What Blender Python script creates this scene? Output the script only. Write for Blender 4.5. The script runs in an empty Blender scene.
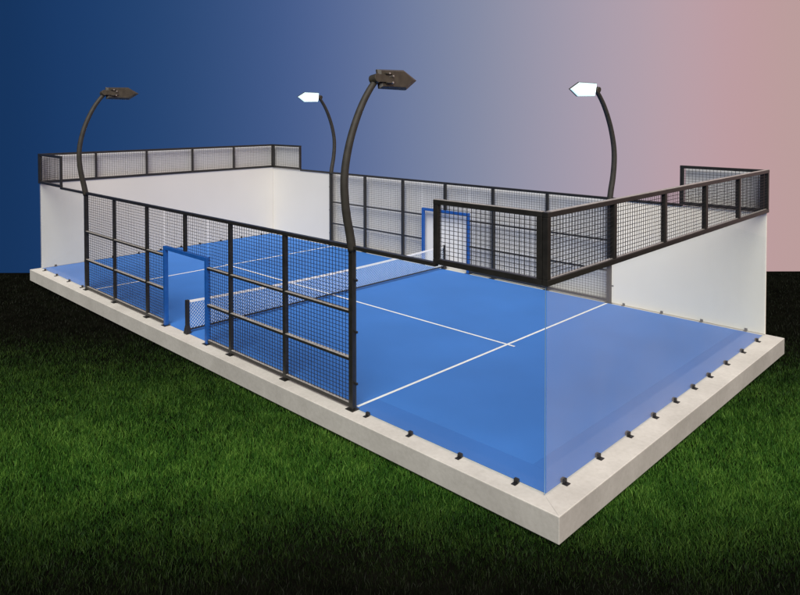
import bpy, bmesh, math, random
import numpy as np
from mathutils import Vector, Matrix

random.seed(7)
scene = bpy.context.scene
COL = scene.collection

# ------------------------------------------------------------------ camera
CAM = Vector((25.090, -8.510, 5.441))
YAW, PITCH, ROLL = 2.3700, -0.0250, -0.0020
D = Vector((math.cos(PITCH) * math.cos(YAW), math.cos(PITCH) * math.sin(YAW), math.sin(PITCH)))
R0 = Vector((math.sin(YAW), -math.cos(YAW), 0))
U0 = R0.cross(D)
RR = R0 * math.cos(ROLL) + U0 * math.sin(ROLL)
UU = -R0 * math.sin(ROLL) + U0 * math.cos(ROLL)
cam_data = bpy.data.cameras.new("camera")
cam = bpy.data.objects.new("camera", cam_data)
COL.objects.link(cam)
m = Matrix((RR, UU, -D)).transposed().to_4x4()
m.translation = CAM
cam.matrix_world = m
cam_data.sensor_width = 36
cam_data.lens = 684.875 / 800 * 36
cam_data.shift_x = 34.963 / 800
cam_data.shift_y = -167.406 / 800
cam_data.clip_end = 2000
scene.camera = cam

# ------------------------------------------------------------------ world: dusk sky, deep blue on one side, pink on the other
world = bpy.data.worlds.new("World")
scene.world = world
world.use_nodes = True
nt = world.node_tree
for n in list(nt.nodes):
    nt.nodes.remove(n)


def s2l(c):
    return tuple(((v / 255) / 12.92 if v / 255 <= 0.04045 else (((v / 255) + 0.055) / 1.055) ** 2.4) for v in c)


tc = nt.nodes.new("ShaderNodeTexCoord")
flat = nt.nodes.new("ShaderNodeVectorMath"); flat.operation = 'MULTIPLY'; flat.inputs[1].default_value = (1, 1, 0)
nrm = nt.nodes.new("ShaderNodeVectorMath"); nrm.operation = 'NORMALIZE'
dot = nt.nodes.new("ShaderNodeVectorMath"); dot.operation = 'DOT_PRODUCT'; dot.inputs[1].default_value = R0
mr = nt.nodes.new("ShaderNodeMapRange")
mr.inputs['From Min'].default_value = -1; mr.inputs['From Max'].default_value = 1
ramp = nt.nodes.new("ShaderNodeValToRGB")
sky_stops = [(0, (21, 51, 92)), (60, (26, 58, 104)), (130, (34, 66, 112)), (200, (47, 76, 122)), (270, (64, 89, 137)), (330, (82, 102, 148)),
             (400, (108, 123, 160)), (480, (134, 141, 165)), (560, (160, 154, 172)), (640, (179, 161, 172)),
             (700, (188, 159, 166)), (745, (190, 156, 160)), (800, (187, 158, 156))]
ramp.color_ramp.interpolation = 'B_SPLINE'
el = ramp.color_ramp.elements
pts = []
for u, c in sky_stops:
    a = math.atan((u - 365) / 684.9)
    pts.append(((math.sin(a) + 1) / 2, s2l(c)))
el[0].position = pts[0][0]; el[0].color = (*pts[0][1], 1)
el[1].position = pts[-1][0]; el[1].color = (*pts[-1][1], 1)
for p_, c_ in pts[1:-1]:
    e = el.new(p_); e.color = (*c_, 1)
bg = nt.nodes.new("ShaderNodeBackground"); bg.inputs['Strength'].default_value = 1.0
wo = nt.nodes.new("ShaderNodeOutputWorld")
L = nt.links.new
L(tc.outputs['Generated'], flat.inputs[0]); L(flat.outputs[0], nrm.inputs[0]); L(nrm.outputs[0], dot.inputs[0])
L(dot.outputs['Value'], mr.inputs['Value']); L(mr.outputs[0], ramp.inputs['Fac'])
L(ramp.outputs['Color'], bg.inputs['Color']); L(bg.outputs[0], wo.inputs['Surface'])

# ------------------------------------------------------------------ sun: soft, high, from behind the camera
sun_data = bpy.data.lights.new("sun", 'SUN')
sun_data.energy = 4.6
sun_data.angle = math.radians(42)
sun_data.color = (1.0, 0.945, 0.85)
sun = bpy.data.objects.new("sun", sun_data)
COL.objects.link(sun)
az, elv = math.radians(-50), math.radians(44)
sv = Vector((math.cos(az) * math.cos(elv), math.sin(az) * math.cos(elv), math.sin(elv)))
sun.rotation_euler = sv.to_track_quat('Z', 'Y').to_euler()
sun.location = (10, 5, 30)

scene.view_settings.view_transform = 'Standard'
scene.view_settings.look = 'None'
scene.view_settings.exposure = 0
scene.view_settings.gamma = 1
scene.view_settings.use_curve_mapping = False

# ------------------------------------------------------------------ materials


def newmat(name):
    mt = bpy.data.materials.new(name)
    mt.use_nodes = True
    t = mt.node_tree
    return mt, t, t.nodes['Principled BSDF'], t.nodes['Material Output']


def pmat(name, col, rough=0.5, var=0.12, scale=6.0, metal=0.0, bump=0.0, bscale=120.0, spec=0.5, detail=6):
    mt, t, b, o = newmat(name)
    c = t.nodes.new("ShaderNodeTexCoord")
    n = t.nodes.new("ShaderNodeTexNoise"); n.inputs['Scale'].default_value = scale; n.inputs['Detail'].default_value = detail
    r = t.nodes.new("ShaderNodeValToRGB")
    r.color_ramp.elements[0].position = 0.3; r.color_ramp.elements[1].position = 0.7
    r.color_ramp.elements[0].color = (*[v * (1 - var) for v in col], 1)
    r.color_ramp.elements[1].color = (*[min(1, v * (1 + var)) for v in col], 1)
    t.links.new(c.outputs['Object'], n.inputs['Vector'])
    t.links.new(n.outputs['Fac'], r.inputs['Fac'])
    t.links.new(r.outputs['Color'], b.inputs['Base Color'])
    b.inputs['Roughness'].default_value = rough
    b.inputs['Metallic'].default_value = metal
    b.inputs['Specular IOR Level'].default_value = spec
    if bump:
        n2 = t.nodes.new("ShaderNodeTexNoise"); n2.inputs['Scale'].default_value = bscale; n2.inputs['Detail'].default_value = 4
        bp = t.nodes.new("ShaderNodeBump"); bp.inputs['Strength'].default_value = bump; bp.inputs['Distance'].default_value = 0.01
        t.links.new(c.outputs['Object'], n2.inputs['Vector'])
        t.links.new(n2.outputs['Fac'], bp.inputs['Height'])
        t.links.new(bp.outputs['Normal'], b.inputs['Normal'])
    return mt


M_FRAME = pmat("black_powder_coated_steel", (0.016, 0.015, 0.013), rough=0.38, var=0.25, scale=9, spec=0.6)
M_WIRE = pmat("black_wire", (0.014, 0.013, 0.012), rough=0.45, var=0.2, spec=0.5)
M_HIGHLIGHT = pmat("painted_highlight_metal", (0.40, 0.38, 0.35), rough=0.45, var=0.25, scale=14, metal=0.25)  # pale colour imitates the highlight on the rails' top faces
M_BLUE = pmat("blue_painted_steel", (0.009, 0.078, 0.32), rough=0.4, var=0.12)
M_WHITE = pmat("light_lifted_frosted_panel", (0.89, 0.835, 0.725), rough=0.4, var=0.022, scale=0.35, spec=0.3, detail=3)  # whiter copy, lifted to make up for weak light on the right wall
M_WHITE_DARKENED = pmat("light_darkened_white_panel", (0.64, 0.618, 0.565), rough=0.45, var=0.03, scale=0.35, spec=0.3, detail=3)  # same white panel darkened where the sun lights it too strongly
M_BACK = pmat("grey_white_backing", (0.72, 0.715, 0.70), rough=0.5, var=0.03, scale=0.5, spec=0.2)
M_LINE = pmat("white_line_paint", (0.82, 0.83, 0.82), rough=0.8, var=0.08, scale=25)
M_NET = pmat("pale_net_cord", (0.62, 0.72, 0.84), rough=0.8, var=0.08)
M_CLIP = pmat("black_plastic_clip", (0.012, 0.012, 0.013), rough=0.5, var=0.2, scale=40)
M_GREYCLIP = pmat("grey_metal_clip", (0.10, 0.10, 0.10), rough=0.5, var=0.2, scale=40)
M_LAMP = pmat("bronze_lamp_housing", (0.042, 0.037, 0.026), rough=0.42, var=0.25, scale=8)
M_JOINT = pmat("joint_filler", (0.45, 0.44, 0.405), rough=0.9)
M_POLE = pmat("matt_dark_pole_paint", (0.030, 0.028, 0.023), rough=0.62, var=0.2, scale=8, spec=0.35)
M_STEEL = pmat("bright_steel", (0.55, 0.55, 0.52), rough=0.3, metal=0.8)


def concrete_mat(name, k_):
    mt, t, b, o = newmat(name)
    c = t.nodes.new("ShaderNodeTexCoord")
    a = t.nodes.new("ShaderNodeTexNoise"); a.inputs['Scale'].default_value = 0.9; a.inputs['Detail'].default_value = 8; a.inputs['Roughness'].default_value = 0.65
    f = t.nodes.new("ShaderNodeTexNoise"); f.inputs['Scale'].default_value = 14; f.inputs['Detail'].default_value = 8
    r1 = t.nodes.new("ShaderNodeValToRGB")
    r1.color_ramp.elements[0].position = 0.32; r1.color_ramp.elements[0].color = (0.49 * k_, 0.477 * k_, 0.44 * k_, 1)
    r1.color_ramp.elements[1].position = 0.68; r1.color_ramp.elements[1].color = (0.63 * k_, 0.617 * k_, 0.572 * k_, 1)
    r2 = t.nodes.new("ShaderNodeValToRGB")
    r2.color_ramp.elements[0].position = 0.3; r2.color_ramp.elements[0].color = (0.92, 0.92, 0.91, 1)
    r2.color_ramp.elements[1].position = 0.62; r2.color_ramp.elements[1].color = (1, 1, 1, 1)
    mx = t.nodes.new("ShaderNodeMix"); mx.data_type = 'RGBA'; mx.blend_type = 'MULTIPLY'; mx.inputs[0].default_value = 1
    bp = t.nodes.new("ShaderNodeBump"); bp.inputs['Strength'].default_value = 0.25; bp.inputs['Distance'].default_value = 0.01
    k = t.links.new
    k(c.outputs['Object'], a.inputs['Vector']); k(c.outputs['Object'], f.inputs['Vector'])
    k(a.outputs['Fac'], r1.inputs['Fac']); k(f.outputs['Fac'], r2.inputs['Fac'])
    k(r1.outputs['Color'], mx.inputs[6]); k(r2.outputs['Color'], mx.inputs[7])
    k(mx.outputs[2], b.inputs['Base Color']); k(f.outputs['Fac'], bp.inputs['Height']); k(bp.outputs['Normal'], b.inputs['Normal'])
    b.inputs['Roughness'].default_value = 0.8; b.inputs['Specular IOR Level'].default_value = 0.25
    return mt


M_CONC = concrete_mat("pale_concrete", 1.0)
M_CONC_SHADE = concrete_mat("concrete_side_painted_shade", 0.74)  # same concrete darkened, shade of the side faces put into the colour


def turf_mat(name, col):
    mt, t, b, o = newmat(name)
    c = t.nodes.new("ShaderNodeTexCoord")
    a = t.nodes.new("ShaderNodeTexNoise"); a.inputs['Scale'].default_value = 0.55; a.inputs['Detail'].default_value = 7
    f = t.nodes.new("ShaderNodeTexNoise"); f.inputs['Scale'].default_value = 60; f.inputs['Detail'].default_value = 5
    add = t.nodes.new("ShaderNodeMath"); add.operation = 'MULTIPLY_ADD'; add.inputs[1].default_value = 0.4
    r = t.nodes.new("ShaderNodeValToRGB")
    r.color_ramp.elements[0].position = 0.45; r.color_ramp.elements[0].color = (*[v * 0.93 for v in col], 1)
    r.color_ramp.elements[1].position = 0.9; r.color_ramp.elements[1].color = (*[v * 1.07 for v in col], 1)
    bp = t.nodes.new("ShaderNodeBump"); bp.inputs['Strength'].default_value = 0.3; bp.inputs['Distance'].default_value = 0.01
    k = t.links.new
    k(c.outputs['Object'], a.inputs['Vector']); k(c.outputs['Object'], f.inputs['Vector'])
    k(f.outputs['Fac'], add.inputs[0]); k(a.outputs['Fac'], add.inputs[2])
    k(add.outputs[0], r.inputs['Fac']); k(r.outputs['Color'], b.inputs['Base Color'])
    k(f.outputs['Fac'], bp.inputs['Height']); k(bp.outputs['Normal'], b.inputs['Normal'])
    b.inputs['Roughness'].default_value = 0.75; b.inputs['Specular IOR Level'].default_value = 0.2
    return mt


M_TURF = turf_mat("blue_artificial_turf", (0.043, 0.178, 0.545))
M_TURF_SHADE = turf_mat("blue_turf_painted_shade", (0.038, 0.155, 0.490))  # darker turf colour imitates a shade band along the near edges


def glass_mat(name, veil, tint):
    mt, t, b, o = newmat(name)
    t.nodes.remove(b)
    tr = t.nodes.new("ShaderNodeBsdfTransparent"); tr.inputs['Color'].default_value = (0.965, 0.985, 0.985, 1)
    gl = t.nodes.new("ShaderNodeBsdfGlossy"); gl.inputs['Roughness'].default_value = 0.02
    lw = t.nodes.new("ShaderNodeLayerWeight"); lw.inputs['Blend'].default_value = 0.5
    pw = t.nodes.new("ShaderNodeMath"); pw.operation = 'POWER'; pw.inputs[1].default_value = 5
    fr = t.nodes.new("ShaderNodeMath"); fr.operation = 'MULTIPLY_ADD'; fr.inputs[1].default_value = 0.2; fr.inputs[2].default_value = 0.006
    t.links.new(lw.outputs['Facing'], pw.inputs[0]); t.links.new(pw.outputs[0], fr.inputs[0])
    df = t.nodes.new("ShaderNodeBsdfDiffuse"); df.inputs['Color'].default_value = (*tint, 1)  # pale diffuse veil, a reflection painted into the pane colour
    n = t.nodes.new("ShaderNodeTexNoise"); n.inputs['Scale'].default_value = 0.35; n.inputs['Detail'].default_value = 3
    c = t.nodes.new("ShaderNodeTexCoord")
    ml = t.nodes.new("ShaderNodeMapRange"); ml.inputs['From Min'].default_value = 0.3; ml.inputs['From Max'].default_value = 0.7
    ml.inputs['To Min'].default_value = veil * 0.7; ml.inputs['To Max'].default_value = veil * 1.3
    m1 = t.nodes.new("ShaderNodeMixShader"); m2 = t.nodes.new("ShaderNodeMixShader")
    k = t.links.new
    k(c.outputs['Object'], n.inputs['Vector']); k(n.outputs['Fac'], ml.inputs['Value'])
    k(ml.outputs[0], m1.inputs['Fac']); k(tr.outputs[0], m1.inputs[1]); k(df.outputs[0], m1.inputs[2])
    k(fr.outputs[0], m2.inputs['Fac']); k(m1.outputs[0], m2.inputs[1]); k(gl.outputs[0], m2.inputs[2])
    k(m2.outputs[0], o.inputs['Surface'])
    return mt


M_GLASS_SIDE = glass_mat("clear_side_glass", 0.012, (0.8, 0.82, 0.9))
M_GLASS_END = glass_mat("end_glass_reflection_veil", 0.072, (0.86, 0.82, 0.84))
M_GLASS_EDGE = pmat("polished_glass_edge", (0.16, 0.30, 0.50), rough=0.5, var=0.05)


def lens_mat():
    mt, t, b, o = newmat("lit_lamp_lens")
    b.inputs['Base Color'].default_value = (0.8, 0.9, 0.92, 1)
    n = t.nodes.new("ShaderNodeTexNoise"); n.inputs['Scale'].default_value = 5
    c = t.nodes.new("ShaderNodeTexCoord")
    ml = t.nodes.new("ShaderNodeMapRange"); ml.inputs['To Min'].default_value = 2.5; ml.inputs['To Max'].default_value = 5.5
    t.links.new(c.outputs['Object'], n.inputs['Vector']); t.links.new(n.outputs['Fac'], ml.inputs['Value'])
    t.links.new(ml.outputs[0], b.inputs['Emission Strength'])
    b.inputs['Emission Color'].default_value = (0.80, 0.97, 1.0, 1)
    b.inputs['Roughness'].default_value = 0.2
    return mt


M_LENS = lens_mat()
M_LAMP_RIM = pmat("glowing_lens_surround", (0.62, 0.74, 0.78), rough=0.25, var=0.08)
_b = M_LAMP_RIM.node_tree.nodes['Principled BSDF']
_b.inputs['Emission Color'].default_value = (0.50, 0.78, 0.84, 1)
_b.inputs['Emission Strength'].default_value = 0.7

# ------------------------------------------------------------------ mesh helpers


class MB:
    def __init__(self):
        self.v = []; self.f = []

    def box(self, x0, x1, y0, y1, z0, z1):
        b = len(self.v)
        self.v += [(x0, y0, z0), (x1, y0, z0), (x1, y1, z0), (x0, y1, z0), (x0, y0, z1), (x1, y0, z1), (x1, y1, z1), (x0, y1, z1)]
        self.f += [tuple(b + i for i in q) for q in ((3, 2, 1, 0), (4, 5, 6, 7), (0, 1, 5, 4), (1, 2, 6, 5), (2, 3, 7, 6), (3, 0, 4, 7))]
        return self

    def bar(self, p, q, h, up=(0, 0, 1), h2=None):
        p = Vector(p); q = Vector(q); d = (q - p).normalized()
        u = Vector(up)
        if abs(d.dot(u)) > 0.95:
            u = Vector((1, 0, 0))
        s = d.cross(u).normalized(); u = s.cross(d)
        h2 = h if h2 is None else h2
        b = len(self.v)
        for e in (p, q):
            for a, c in ((-1, -1), (1, -1), (1, 1), (-1, 1)):
                self.v.append(tuple(e + s * a * h + u * c * h2))
        self.f += [tuple(b + i for i in k) for k in ((0, 1, 5, 4), (1, 2, 6, 5), (2, 3, 7, 6), (3, 0, 4, 7), (3, 2, 1, 0), (4, 5, 6, 7))]
        return self

    def tube(self, pts, radii, seg=14, sx=1.0):
        pts = [Vector(p) for p in pts]; b = len(self.v); n = len(pts)
        for i, p in enumerate(pts):
            d = (pts[min(i + 1, n - 1)] - pts[max(i - 1, 0)]).normalized()
            s = Vector((1, 0, 0)) if abs(d.x) < 0.9 else Vector((0, 1, 0))
            u = d.cross(s).normalized(); s = u.cross(d)
            for k in range(seg):
                a = 2 * math.pi * k / seg
                self.v.append(tuple(p + (s * math.cos(a) * sx + u * math.sin(a)) * radii[i]))
        for i in range(n - 1):
            for k in range(seg):
                k2 = (k + 1) % seg
                self.f.append((b + i * seg + k, b + i * seg + k2, b + (i + 1) * seg + k2, b + (i + 1) * seg + k))
        self.f.append(tuple(b + k for k in reversed(range(seg))))
        self.f.append(tuple(b + (n - 1) * seg + k for k in range(seg)))
        return self

    def prism(self, poly, z0, z1, top=None):
        """poly: list of (x,y); top: polygon at z1 (same count)."""
        top = top or poly; b = len(self.v); n = len(poly)
        self.v += [(x, y, z0) for x, y in poly] + [(x, y, z1) for x, y in top]
        self.f.append(tuple(b + i for i in reversed(range(n))))
        self.f.append(tuple(b + n + i for i in range(n)))
        for i in range(n):
            j = (i + 1) % n
            self.f.append((b + i, b + j, b + n + j, b + n + i))
        return self

    def xform(self, mtx):
        self.v = [tuple(mtx @ Vector(p)) for p in self.v]
        return self

    def build(self, name, mat, parent=None, bevel=0.0, smooth=False, loc=None):
        me = bpy.data.meshes.new(name)
        me.from_pydata(self.v, [], self.f)
        bm = bmesh.new(); bm.from_mesh(me); bmesh.ops.recalc_face_normals(bm, faces=bm.faces); bm.to_mesh(me); bm.free()
        me.materials.append(mat)
        if smooth:
            for p in me.polygons:
                p.use_smooth = True
        o = bpy.data.objects.new(name, me)
        COL.objects.link(o)
        if parent:
            o.parent = parent
        if loc:
            o.location = loc
        if bevel:
            bv = o.modifiers.new("bevel", 'BEVEL'); bv.width = bevel; bv.segments = 2; bv.limit_method = 'ANGLE'
        return o


def tag(o, label, cat, group=None, kind=None):
    if label: o['label'] = label
    if cat: o['category'] = cat
    if group: o['group'] = group
    o['kind'] = kind or 'thing'
    return o


def thing(name, loc, label, cat, group=None, rz=0):
    o = bpy.data.objects.new(name, None)
    o.empty_display_size = 0.2
    COL.objects.link(o)
    o.location = loc; o.rotation_euler = (0, 0, rz)
    return tag(o, label, cat, group)


W = 10.05            # court width
GZ = -0.47           # ground level below the slab top
SLAB = (-0.14, 20.40, -0.32, W + 0.09)

# ------------------------------------------------------------------ ground: a dark plateau that falls away behind the court
AXD = Vector((math.cos(YAW), math.sin(YAW)))      # direction across the plateau
AXR = Vector((R0.x, R0.y))
CREST = 684.9 * (CAM.z - GZ) / (273 - 113.0)


def frame_to_world(d, s):
    return CAM.x + AXD.x * d + AXR.x * s, CAM.y + AXD.y * d + AXR.y * s


def build_ground():
    ds = np.concatenate([np.linspace(-40, 2, 15), np.arange(2.5, CREST - 0.2, 0.5), [CREST - 0.12, CREST - 0.04, CREST],
                         np.arange(CREST + 0.25, CREST + 14, 0.25), np.linspace(CREST + 15, CREST + 60, 16)])
    ss = np.concatenate([np.linspace(-70, -22, 13), np.arange(-21.5, 21.6, 0.3), np.linspace(22, 70, 13)])
    dd, sg = np.meshgrid(ds, ss, indexing='ij')
    x = CAM.x + AXD.x * dd + AXR.x * sg
    y = CAM.y + AXD.y * dd + AXR.y * sg
    bump = 0.012 * np.sin(x * 1.3 + 0.7 * np.sin(y)) * np.cos(y * 1.7)
    z = np.where(dd <= CREST - 0.1, GZ + bump * np.clip((CREST - dd) / 2, 0, 1), GZ)
    over = np.clip(dd - CREST, 0, None)
    inside = (x > SLAB[0] + 0.25) & (x < SLAB[1] - 0.25) & (y > SLAB[2] + 0.25) & (y < SLAB[3] - 0.3)
    z = np.where(inside, GZ, z - 0.85 * over)
    n0, n1 = dd.shape
    verts = np.stack([x, y, z], -1).reshape(-1, 3)
    idx = np.arange(n0 * n1).reshape(n0, n1)
    faces = np.stack([idx[:-1, :-1], idx[:-1, 1:], idx[1:, 1:], idx[1:, :-1]], -1).reshape(-1, 4)
    me = bpy.data.meshes.new("ground")
    me.from_pydata(verts.tolist(), [], faces.tolist())
    bm = bmesh.new(); bm.from_mesh(me); bmesh.ops.recalc_face_normals(bm, faces=bm.faces); bm.to_mesh(me); bm.free()
    mt = pmat("painted_dark_ground", (0.0035, 0.0036, 0.0026), rough=1.0, var=0.5, scale=3.0, bump=0.5, bscale=25, spec=0.0)  # near-black base colour stands in for ground falling out of the light
    me.materials.append(mt)
    o = bpy.data.objects.new("ground", me)
    COL.objects.link(o)
    o['kind'] = 'structure'
    return o


build_ground()

# ------------------------------------------------------------------ lawn: one belt of grass, light fall-off painted with darker, sparser blades


def vnoise(x, y, scale, seed):
    rs = np.random.RandomState(seed)
    g = rs.rand(256, 256)
    fx, fy = x / scale, y / scale
    ix, iy = np.floor(fx).astype(int), np.floor(fy).astype(int)
    tx, ty = fx - ix, fy - iy
    tx = tx * tx * (3 - 2 * tx); ty = ty * ty * (3 - 2 * ty)
    a = g[ix % 256, iy % 256]; b = g[(ix + 1) % 256, iy % 256]; c = g[ix % 256, (iy + 1) % 256]; e = g[(ix + 1) % 256, (iy + 1) % 256]
    return (a * (1 - tx) + b * tx) * (1 - ty) + (c * (1 - tx) + e * tx) * ty


def build_grass():
    rs = np.random.RandomState(11)
    N = 1500000
    # more blades near the viewer's end of the lawn
    q = rs.rand(N)
    d0, d1 = 6.2, CREST - 0.35
    d = d0 * (d1 / d0) ** q
    s = (rs.rand(N) * 2 - 1) * (0.72 * d + 7.0)
    s += 0.035 * d
    x = CAM.x + AXD.x * d + AXR.x * s
    y = CAM.y + AXD.y * d + AXR.y * s
    mg = -0.13
    keep = ~((x > SLAB[0] - mg) & (x < SLAB[1] + mg) & (y > SLAB[2] - mg) & (y < SLAB[3] + mg))
    x, y, d, s = x[keep], y[keep], d[keep], s[keep]
    n1 = vnoise(x + 40, y + 40, 1.1, 1); n2 = vnoise(x + 40, y + 40, 0.30, 2); n3 = vnoise(x + 60, y + 60, 3.2, 3)
    # painted light level by depth from the camera, fading at both ends
    dn = d + (n3 - 0.5) * 0.8 + (n1 - 0.5) * 0.3
    up = np.clip((dn - 7.9) / 3.3, 0, 1); up = up * up * (3 - 2 * up)
    dw = np.clip((19.0 - dn) / 8.8, 0, 1); dw = dw * dw * (3 - 2 * dw)
    painted_lit = up * dw
    keep = rs.rand(len(x)) < 0.35 + 0.65 * np.clip(painted_lit * 2.0, 0, 1)
    x, y, d, n1, n2, painted_lit = x[keep], y[keep], d[keep], n1[keep], n2[keep], painted_lit[keep]
    n = len(x)
    h = (0.065 + 0.075 * rs.rand(n) + 0.03 * n2) * (0.85 + 0.15 * n1) * (0.75 + 0.30 * painted_lit)
    tall = rs.rand(n) < 0.03
    nearslab = (x > SLAB[0] - .1) & (x < SLAB[1] + .1) & (y > SLAB[2] - .1) & (y < SLAB[3] + .1)
    h = np.where(tall, h * 1.3, h)
    h = np.where(nearslab, np.minimum(h, 0.095), h)
    w = (0.0026 + 0.0026 * rs.rand(n)) * (0.8 + d * 0.022)
    a = rs.rand(n) * 2 * np.pi
    lean = (0.12 + 0.75 * rs.rand(n) ** 1.5) * h
    la = rs.rand(n) * 2 * np.pi + n1 * 3.0
    lx, ly = np.cos(la) * lean, np.sin(la) * lean
    cx, cy = np.cos(a) * w, np.sin(a) * w
    z0 = np.full(n, GZ - 0.02)
    V = np.empty((n, 5, 3), np.float32)
    V[:, 0] = np.stack([x - cx, y - cy, z0], -1)
    V[:, 1] = np.stack([x + cx, y + cy, z0], -1)
    V[:, 2] = np.stack([x + cx * .8 + lx * .38, y + cy * .8 + ly * .38, z0 + h * .6], -1)
    V[:, 3] = np.stack([x - cx * .8 + lx * .38, y - cy * .8 + ly * .38, z0 + h * .6], -1)
    V[:, 4] = np.stack([x + lx, y + ly, z0 + h * (1 - 0.12 * rs.rand(n))], -1)
    base = (np.arange(n) * 5)[:, None]
    loops = np.concatenate([base + np.array([0, 1, 2, 3]), base + np.array([3, 2, 4])], 1).astype(np.int32).ravel()
    starts = ((np.arange(n) * 7)[:, None] + np.array([0, 4])).astype(np.int32).ravel()
    me = bpy.data.meshes.new("grass")
    me.vertices.add(n * 5); me.vertices.foreach_set("co", V.ravel())
    me.loops.add(n * 7); me.loops.foreach_set("vertex_index", loops)
    me.polygons.add(n * 2); me.polygons.foreach_set("loop_start", starts)
    me.update(calc_edges=True)
    at = me.attributes.new("painted_light", 'FLOAT', 'POINT')
    at.data.foreach_set("value", np.repeat(painted_lit.astype(np.float32), 5))
    at2 = me.attributes.new("tone", 'FLOAT', 'POINT')
    tone = np.clip(0.62 * rs.rand(n) ** 1.2 + 0.14 * n1 + 0.22 * n2, 0, 1)
    at2.data.foreach_set("value", np.repeat(tone.astype(np.float32), 5))
    mt, t, b, o = newmat("lawn_grass")
    k = t.links.new
    A = t.nodes.new("ShaderNodeAttribute"); A.attribute_name = "painted_light"
    B = t.nodes.new("ShaderNodeAttribute"); B.attribute_name = "tone"
    r = t.nodes.new("ShaderNodeValToRGB")
    e = r.color_ramp.elements
    e[0].position = 0.1; e[0].color = (0.008, 0.038, 0.004, 1)
    e[1].position = 0.95; e[1].color = (0.15, 0.29, 0.045, 1)
    x1 = e.new(0.5); x1.color = (0.033, 0.110, 0.011, 1)
    r2 = t.nodes.new("ShaderNodeValToRGB")  # near-black blade colours for the painted dark ends of the lawn
    f = r2.color_ramp.elements
    f[0].position = 0.1; f[0].color = (0.0015, 0.0028, 0.0008, 1)
    f[1].position = 0.95; f[1].color = (0.005, 0.008, 0.002, 1)
    mx = t.nodes.new("ShaderNodeMix"); mx.data_type = 'RGBA'
    k(B.outputs['Fac'], r.inputs['Fac']); k(B.outputs['Fac'], r2.inputs['Fac'])
    k(A.outputs['Fac'], mx.inputs[0]); k(r2.outputs['Color'], mx.inputs[6]); k(r.outputs['Color'], mx.inputs[7])
    k(mx.outputs[2], b.inputs['Base Color'])
    b.inputs['Roughness'].default_value = 0.6; b.inputs['Specular IOR Level'].default_value = 0.12
    me.materials.append(mt)
    ob = bpy.data.objects.new("grass", me)
    COL.objects.link(ob)
    tag(ob, "green uncut grass around the court, thinned and painted darker outward to imitate fading light", "grass", None, "stuff")


build_grass()

# ------------------------------------------------------------------ slab and playing surface
slab = thing("concrete_slab", (10, W / 2, 0), "thick pale concrete slab raised above the grass, carrying the whole court", "slab")
b = MB(); b.box(SLAB[0] - 10, SLAB[1] - 10, SLAB[2] - W / 2, SLAB[3] - W / 2, -0.385, 0)
st = b.build("slab_top", M_CONC, slab, bevel=0.012)
st.data.materials.append(M_CONC_SHADE)
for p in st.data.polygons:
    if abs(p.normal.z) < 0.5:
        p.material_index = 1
b = MB(); b.box(SLAB[0] - 9.85, SLAB[1] - 10.15, SLAB[2] - W / 2 + .15, SLAB[3] - W / 2 - .05, -0.75, -0.387)
b.build("foundation", M_CONC, slab)
MB().bar((20.02 - 10, -.02 - W / 2, 0.0005), (20.37 - 10, -.29 - W / 2, 0.0005), .004, h2=.0012).build("joint", M_JOINT, slab)

court = thing("court_floor", (10, W / 2, 0.004), "blue artificial turf floor with thin white lines inside the glass and mesh walls", "court floor")
FX0, FX1, FY0, FY1 = 0.03, 19.97, 0.06, W - 0.10
E_ = 0.56
b = MB(); b.box(FX0 - 10, 16 - 10, FY0 - W / 2, FY1 - W / 2, 0, 0.006)
b.box(16.0005 - 10, FX1 - E_ - 10, FY0 + E_ - W / 2, FY1 - W / 2, 0, 0.006)
b.build("turf", M_TURF, court)
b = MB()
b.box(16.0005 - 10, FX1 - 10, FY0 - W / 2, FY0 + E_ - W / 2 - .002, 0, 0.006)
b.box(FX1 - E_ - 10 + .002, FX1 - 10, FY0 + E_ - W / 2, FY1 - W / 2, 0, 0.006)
b.build("painted_shade_strip", M_TURF_SHADE, court)  # shade along the near walls painted as a darker strip


def line(x0, x1, y0, y1, name):
    MB().box(x0 - 10, x1 - 10, y0 - W / 2, y1 - W / 2, 0.010, 0.0125).build(name, M_LINE, court)


line(15.97, 16.03, 0.12, W - 0.14, "service_line")
line(4.18, 4.24, 0.12, W - 0.14, "service_line")
line(4.05, 9.98, 4.94, 5.00, "centre_line")
line(10.02, 15.965, 4.94, 5.00, "centre_line")
line(16.035, 16.20, 4.94, 5.00, "centre_line")

# ------------------------------------------------------------------ mesh helper
WIRE = 0.0037


def wire_panel(mb, axis, c, a0, a1, z0, z1, pa=0.09, pz=0.075, h=WIRE):
    """welded wire grid in the plane axis=c, from a0..a1 along the other axis."""
    def P(a, z, off=0):
        return (a, c + off, z) if axis == 'y' else (c + off, a, z)
    n = max(1, round((a1 - a0) / pa)); mz = max(1, round((z1 - z0) / pz))
    for i in range(1, n):
        a = a0 + (a1 - a0) * i / n
        mb.bar(P(a, z0), P(a, z1), h)
    for j in range(1, mz):
        z = z0 + (z1 - z0) * j / mz
        mb.bar(P(a0, z, 2 * h), P(a1, z, 2 * h), h)
    return mb


PW = 0.042   # post half width


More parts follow.
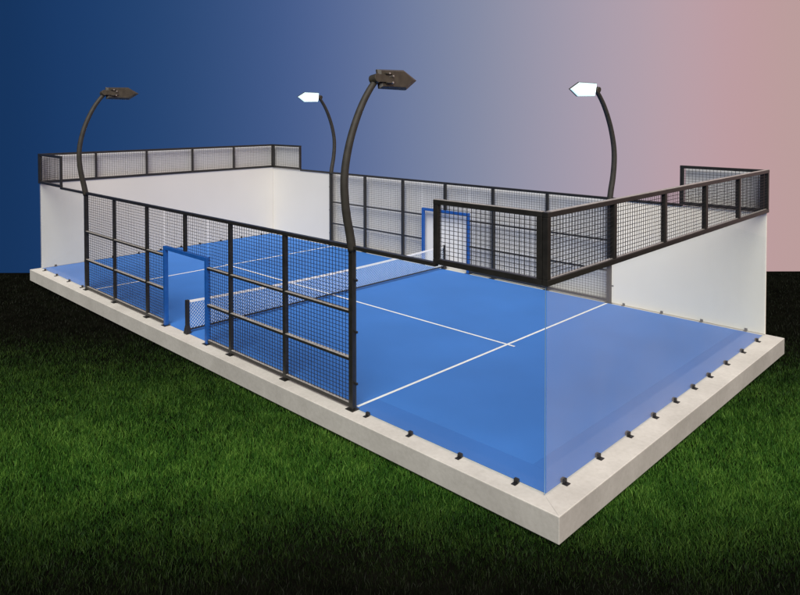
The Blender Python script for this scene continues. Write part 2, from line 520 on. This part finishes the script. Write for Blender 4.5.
def fence(y, backing, label, sgn):
    """Side fence X 4..16. Built in world coordinates with the empty at the base."""
    t = thing("mesh_fence", (10, y, 0), label, "fence", "mesh side fences")
    off = 10
    WH = 0.0030 if backing else WIRE

    def lx(x):
        return x - off
    for i, x in enumerate((4, 6, 8, 10, 12, 14, 16)):
        w = PW * (1.25 if x in (4, 16) else 1.0)
        zb = 2.06 if x == 10 else 0.012
        p = MB().box(lx(x) - w, lx(x) + w, -w, w, zb, 2.955).build("post", M_FRAME, t, bevel=0.006)
        if x != 10:
            MB().box(lx(x) - .10, lx(x) + .10, -.10, .09, 0.001, 0.013).build("base_plate", M_FRAME, p, bevel=0.003)
    MB().box(lx(3.95), lx(16.05), -.048, .048, 2.957, 3.03).build("top_rail", M_FRAME, t, bevel=0.008)
    bays = [(4, 6), (6, 8), (8, 8.94), (11.06, 12), (12, 14), (14, 16)]
    for x0, x1 in bays:
        a0 = lx(x0) + (PW + .003 if x0 != 11.06 else .005); a1 = lx(x1) - (PW + .003 if x1 != 8.94 else .005)
        for z in (0.93, 1.80):
            dp = .03 if backing else .05
            r = MB().box(a0, a1, -dp, dp, z - .026, z + .022).build("mid_rail", M_FRAME, t, bevel=0.004)
            if not backing:
                MB().box(a0, a1, -.05, .046, z + .0225, z + .028).build("rail_highlight", M_HIGHLIGHT, r)  # thin pale strip added as the rail's painted highlight
        r = MB().box(a0, a1, -.04, .04, 0.045, 0.11).build("bottom_rail", M_FRAME, t, bevel=0.005)
        if not backing:
            MB().box(a0, a1, -.034, .04, 0.1105, 0.116).build("rail_highlight", M_HIGHLIGHT, r)
    # door frame
    d = MB()
    d.box(lx(8.955), lx(9.045), -.05, .05, 0.012, 2.05)
    d.box(lx(10.955), lx(11.045), -.05, .05, 0.012, 2.05)
    d.box(lx(9.0451), lx(10.9549), -.05, .05, 1.96, 2.05)
    df = d.build("door_frame", M_BLUE, t, bevel=0.006)
    MB().box(lx(8.90), lx(9.10), -.10, .09, 0.001, 0.0115).build("base_plate", M_FRAME, df)
    MB().box(lx(10.90), lx(11.10), -.10, .09, 0.001, 0.0115).build("base_plate", M_FRAME, df)
    panels = [(4, 6, 0.06), (6, 8, 0.06), (8, 8.95, 0.06), (11.05, 12, 0.06), (12, 14, 0.06), (14, 16, 0.06)]
    for x0, x1, z0 in panels:
        wire_panel(MB(), 'y', sgn * 0.0, lx(x0), lx(x1), z0, 2.96, h=WH).build("wire_mesh", M_WIRE, t)
    wire_panel(MB(), 'y', 0, lx(8.95), lx(10), 2.05, 2.96, h=WH).build("wire_mesh", M_WIRE, t)
    wire_panel(MB(), 'y', 0, lx(10), lx(11.05), 2.05, 2.96, h=WH).build("wire_mesh", M_WIRE, t)
    if backing:
        MB().box(lx(3.55), lx(16.35), 0.25, 0.26, -0.3, 2.98).build("backing_sheet", M_BACK, t)
    return t


fence(0.0, False, "black mesh fence nearest the grass, blue door frame opening onto front slab edge", 1)
fence(W, True, "white-backed black mesh fence on the rear side, blue door frame beyond net", -1)

# ------------------------------------------------------------------ mesh screens above the glass (3 m .. 4 m)


def screen(axis, c, a0, a1, posts, label, backing=0, z0=3.0, z1=4.0, thick=0.045, rail_highlight=False):
    mid = (a0 + a1) / 2
    loc = (mid, c, z0) if axis == 'y' else (c, mid, z0)
    t = thing("mesh_screen", loc, label, "mesh screen", "mesh screens above the glass walls")
    H = z1 - z0

    def bx(u0, u1, v0, v1, w0, w1, name, mat, bev=0.006):
        mb = MB()
        if axis == 'y':
            mb.box(u0 - mid, u1 - mid, v0, v1, w0, w1)
        else:
            mb.box(v0, v1, u0 - mid, u1 - mid, w0, w1)
        return mb.build(name, mat, t, bevel=bev)
    k = thick
    bx(a0 - k, a1 + k, -k, k, H - .03, H + .045, "top_rail", M_FRAME)
    bx(a0 - k, a1 + k, -k, k, 0.004, 0.09, "bottom_rail", M_FRAME)
    if rail_highlight:  # pale strips painted as highlights on the rail tops
        if axis == 'y':
            bx(a0 - k, a1 + k, -k * .9, k * .9, H + .0455, H + .05, "rail_highlight", M_HIGHLIGHT, 0)
        else:
            bx(a0 + k * 1.02, a1 + k, -k * .9, k * .9, H + .0455, H + .05, "rail_highlight", M_HIGHLIGHT, 0)
            bx(a0 + k * 1.02, a1 + k, -k * .9, k * .3, .0905, .095, "rail_highlight", M_HIGHLIGHT, 0)
    for a in posts:
        bx(a - k, a + k, -k * .93, k * .93, 0.092, H - .032, "post", M_FRAME)
    for p0, p1 in zip(posts[:-1], posts[1:]):
        mb = wire_panel(MB(), axis, 0, p0 - mid, p1 - mid, 0.10, H - .03, 0.086, 0.068, h=0.0032 if backing else WIRE)
        mb.build("wire_mesh", M_WIRE, t)
    if backing:
        v = (k + .12, k + .13) if backing > 0 else (-k - .13, -k - .12)
        e0, e1 = (a0 + .14, a1 + .16) if axis == 'x' else ((a0 - .26, a1 - .13) if a0 < 10 else (a0 + .03, a1 + .05))
        bx(e0, e1, v[0], v[1], -.04, H + .0, "backing_sheet", M_BACK, 0)
    return t


screen('x', 20.0, 0.0, W, [0.0, 2.02, 4.0, 6.0, 8.0, W], "long five-bay black mesh screen above the glass end wall at right", rail_highlight=True)
screen('y', 0.0, 18.0, 19.9, [18.0, 19.9], "short black mesh screen at the near corner, overlapping the blue rear door frame", rail_highlight=True)
screen('y', W, 18.0, 19.9, [18.0, 19.9], "short black mesh screen at the far right corner against the pink sky", 1)
screen('x', 0.0, 0.0, W, [0.0, 2.0, 4.0, 6.0, 8.0, W], "long white-backed black mesh screen on top of the distant left end wall", -1, thick=0.038)
screen('y', 0.0, 0.1, 2.0, [0.1, 2.0], "short black mesh screen at the left corner, left of small dark-headed lamp post", thick=0.038)
screen('y', W, 0.1, 2.0, [0.1, 2.0], "short black mesh screen at rear corner against blue sky, left of small lit lamp", 1, thick=0.038)

# ------------------------------------------------------------------ glass and white walls


def clip_mesh(axis, a, out, lift=0.0):
    """small clamp straddling the foot of a pane; axis of the wall plane; a along it; out = direction of its foot."""
    mb = MB()
    if axis == 'y':
        mb.box(a - .036, a + .036, -.026, .026, 0.014, 0.072); mb.box(a - .042, a + .034, min(0, out * .09), max(0, out * .09), 0.003, 0.0135)
    else:
        mb.box(-.035, .035, a - .036, a + .036, 0.014, 0.072); mb.box(min(0, out * .09), max(0, out * .09), a - .06, a + .045, 0.003, 0.0135)
    return mb


def wall(axis, c, a0, a1, z1, mat, label, name, cat, clips, out, clip_mat=M_CLIP, rail=None, edge_clips=(), group=None, edge=None, t_=0.012):
    mid = (a0 + a1) / 2
    loc = (mid, c, 0) if axis == 'y' else (c, mid, 0)
    t = thing(name, loc, label, cat, group)
    mb = MB()
    if axis == 'y':
        mb.box(a0 - mid, a1 - mid, -t_ / 2, t_ / 2, 0.016, z1)
    else:
        mb.box(-t_ / 2, t_ / 2, a0 - mid, a1 - mid, 0.016, z1)
    mb.build("pane", mat, t)
    for a in clips:
        clip_mesh(axis, a - mid, out).build("clip", clip_mat, t, bevel=0.005)
    if rail:
        r0, r1 = rail
        MB().box(r0 - mid, r1 - mid, -.046, .046, z1 - .016, z1 + .05).build("top_rail", M_FRAME, t, bevel=0.006)
    for a, z in edge_clips:
        MB().box(a - mid - .04, a - mid + .03, -.02, .02, z - .02, z + .02).build("clip", clip_mat, t, bevel=0.004)
    if edge is not None:
        if axis == 'y':
            MB().box(edge - mid - .003, edge - mid + .004, -.007, .007, .016, z1).build("polished_edge", M_GLASS_EDGE, t)
    return t


EC = [0.5, 1.55, 2.6, 3.62, 4.55, 5.45, 6.3, 7.3, 8.35, 9.4]
wall('x', 20.0, 0.02, W - .02, 3.03, M_GLASS_END, "wide glass end wall with painted reflection veil at the right, standing on black clips along the slab edge", "glass_wall", "glass wall", EC, 1)
wall('y', 0.0, 16.07, 19.985, 2.975, M_GLASS_SIDE, "clear glass side wall between the tall front lamp post and the near corner", "glass_wall", "glass wall",
     [16.40, 17.43, 18.48, 19.52], -1, rail=(16.06, 18.0), edge_clips=[(16.1, 0.5), (16.1, 1.45), (16.1, 2.4)], edge=19.985)
wall('y', 0.0, 0.02, 3.93, 2.975, M_GLASS_END, "glass side wall at the left corner, left of the mesh fence nearest the grass", "glass_wall", "glass wall",
     [0.45, 1.52, 2.6, 3.66], -1, rail=(2.0, 3.94))
wall('x', 0.0, 0.03, W + .04, 3.03, M_WHITE_DARKENED, "broad white back wall closing the distant left end of the court", "white_wall", "white wall", EC, 1, t_=0.03)
wall('y', W + .03, 0.03, 3.94, 2.975, M_WHITE_DARKENED, "white side wall meeting the broad left end wall at the rear corner", "white_wall", "white wall",
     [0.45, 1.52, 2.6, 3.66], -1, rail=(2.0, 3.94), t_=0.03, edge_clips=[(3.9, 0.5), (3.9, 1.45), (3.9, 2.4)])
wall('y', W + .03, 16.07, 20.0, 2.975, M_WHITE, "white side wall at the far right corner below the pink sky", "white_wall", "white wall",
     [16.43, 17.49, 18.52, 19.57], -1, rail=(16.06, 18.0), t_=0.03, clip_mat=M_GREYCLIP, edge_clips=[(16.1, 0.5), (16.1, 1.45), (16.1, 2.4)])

# ------------------------------------------------------------------ net
net = thing("net", (10, W / 2, 0), "white cord net with a white top band stretched across the middle of the blue floor", "net")


def ztop(y):   # sag towards the middle
    s = (y - W / 2) / (W / 2)
    return 0.70 + 0.10 * s * s


Y0, Y1, ZB = 0.10, W - 0.10, 0.10
mb = MB()
step = 0.085
nk = int((Y1 - Y0 + 1.0) / step)
for sg in (1, -1):
    for k in range(nk + 1):
        if sg > 0:
            ya = Y0 - 0.75 + k * step
        else:
            ya = Y0 + k * step
        # line y = ya + t, z = ZB + t (sg>0) or y = ya - t + .75 ...
        y_s, y_e = (ya, ya + 0.72) if sg > 0 else (ya, ya - 0.72)
        p = [y_s, ZB]; q = [y_e, ZB + 0.72]
        # clip to Y range
        def cut(p, q):
            P_, Q_ = list(p), list(q)
            for lim, lo in ((Y0, True), (Y1, False)):
                for A_, B_ in ((P_, Q_), (Q_, P_)):
                    if (A_[0] < lim) if lo else (A_[0] > lim):
                        if (B_[0] < lim) if lo else (B_[0] > lim):
                            return None
                        f = (lim - A_[0]) / (B_[0] - A_[0])
                        A_[1] += (B_[1] - A_[1]) * f; A_[0] = lim
            return P_, Q_
        r = cut(p, q)
        if not r:
            continue
        (ya2, za), (yb, zb) = r
        zt = ztop((ya2 + yb) / 2) - 0.02
        if zb > zt and zb > za:
            f = (zt - za) / (zb - za); yb = ya2 + (yb - ya2) * f; zb = zt
        if za > zt:
            f = (zt - zb) / (za - zb); ya2 = yb + (ya2 - yb) * f; za = zt
        mb.bar((sg * .004, ya2 - W / 2, za), (sg * .004, yb - W / 2, zb), 0.0030)
mb.build("netting", M_NET, net)
ys = [Y0 + (Y1 - Y0) * i / 40 for i in range(41)]
mb = MB()
for i in range(40):
    mb.bar((0, ys[i] - W / 2, ztop(ys[i])), (0, ys[i + 1] - W / 2, ztop(ys[i + 1])), 0.012, h2=0.028)
mb.build("top_band", M_LINE, net)
MB().tube([(0, Y0 - W / 2, ZB), (0, Y1 - W / 2, ZB)], [.022, .022], 8).build("bottom_cord", M_CLIP, net)
for y, f in ((0.04, -1), (W - 0.06, 1)):
    p = MB()
    p.prism([(-.042, -.042), (.042, -.042), (.042, .042), (-.042, .042)], 0.22, 0.84)
    p.prism([(-.075, -.075), (.075, -.075), (.075, .075), (-.075, .075)], 0.018, 0.219, top=[(-.042, -.042), (.042, -.042), (.042, .042), (-.042, .042)])
    p.build("net_post", M_CLIP, net, bevel=0.006, loc=(0, y - W / 2, 0))

# ------------------------------------------------------------------ curved lamp posts
POLE = [(0, 0.0, 2.93), (0, -0.06, 3.25), (0, -0.14, 3.6), (0, -0.19, 4.05), (0, -0.17, 4.45), (0, -0.06, 4.9), (0, 0.10, 5.3), (0, 0.29, 5.65), (0, 0.50, 5.93), (0, 0.68, 6.10)]


def smooth(pts, n=4):
    out = []
    P_ = [Vector(p) for p in pts]
    for i in range(len(P_) - 1):
        p0 = P_[max(i - 1, 0)]; p1 = P_[i]; p2 = P_[i + 1]; p3 = P_[min(i + 2, len(P_) - 1)]
        for k in range(n):
            t = k / n
            out.append(0.5 * ((2 * p1) + (-p0 + p2) * t + (2 * p0 - 5 * p1 + 4 * p2 - p3) * t * t + (-p0 + 3 * p1 - 3 * p2 + p3) * t ** 3))
    out.append(P_[-1])
    return out


def make_lamp(x, y, rz, label):
    t = thing("lamp_post", (x, y, 0), label, "lamp post", "curved floodlight posts", rz)
    pp = smooth(POLE)
    n = len(pp)
    MB().tube(pp, [0.083 - 0.025 * i / (n - 1) for i in range(n)], 16).build("pole", M_POLE, t, smooth=True)
    # head: local y = along the head, local x = width, lens on -z; rolled about y
    roll = Matrix.Translation((0, 0.60, 6.08)) @ Matrix.Rotation(math.radians(80), 4, 'Y')
    outline = [(-.185, 0.06), (.185, 0.06), (.20, 0.80), (0, 1.15), (-.20, 0.80)]
    inner = [(-.15, 0.12), (.15, 0.12), (.155, 0.76), (0, 1.0), (-.155, 0.76)]
    hd = MB().prism(outline, -.02, .02).prism(outline, .0205, .075, top=inner)
    head = hd.xform(roll).build("lamp_head", M_LAMP, t, bevel=0.006)
    lens_o = [(x_ * .70, .12 + (y_ - .06) * .84) for x_, y_ in outline]
    MB().prism([(x_ * .95, .04 + y_ * .95) for x_, y_ in outline], -.052, -.0205).xform(roll).build("rim", M_LAMP_RIM, head, bevel=0.004)
    MB().prism(lens_o, -.060, -.0525).xform(roll).build("lens", M_LENS, head)
    br = MB()
    br.box(-.075, .075, -0.02, 0.42, .076, .105)
    br.box(-.10, -.076, 0.18, 0.36, .076, .14)
    br.box(.076, .10, 0.18, 0.36, .076, .14)
    br.xform(roll).build("bracket", M_LAMP, head, bevel=0.005)
    kn = MB().tube([(0, -.02, -.07), (0, -.02, .11)], [.088, .088], 18)
    kn.xform(roll).build("knuckle", M_LAMP, head, bevel=0.008)
    for px, py in ((-.088, .27), (.088, .33), (-.04, .36)):
        MB().tube([(px, py, .106), (px, py, .148)], [.018, .018], 8).xform(roll).build("bolt", M_STEEL, head)
    return t


def kids(o):
    return [c for c in bpy.data.objects if c.parent == o]


def dup(o, parent=None):
    c = o.copy(); COL.objects.link(c)
    if parent: c.parent = parent
    for ch in kids(o):
        dup(ch, c)
    return c


lamp = make_lamp(16, 0, 0, "largest curved lamp post, dark pointed head, rising from near end of front fence")
for x, y, rz, lab in ((4, 0, 0, "small dark-headed curved lamp post at the left end of the front mesh fence"),
                      (4, W, math.pi, "small curved lamp post with bright white head, beside rear mesh fence's left end"),
                      (16, W, math.pi - 0.19, "curved lamp post with glowing white head at the right, against the pink sky")):
    c = dup(lamp)
    c.location = (x, y, 0); c.rotation_euler = (0, 0, rz); c['label'] = lab
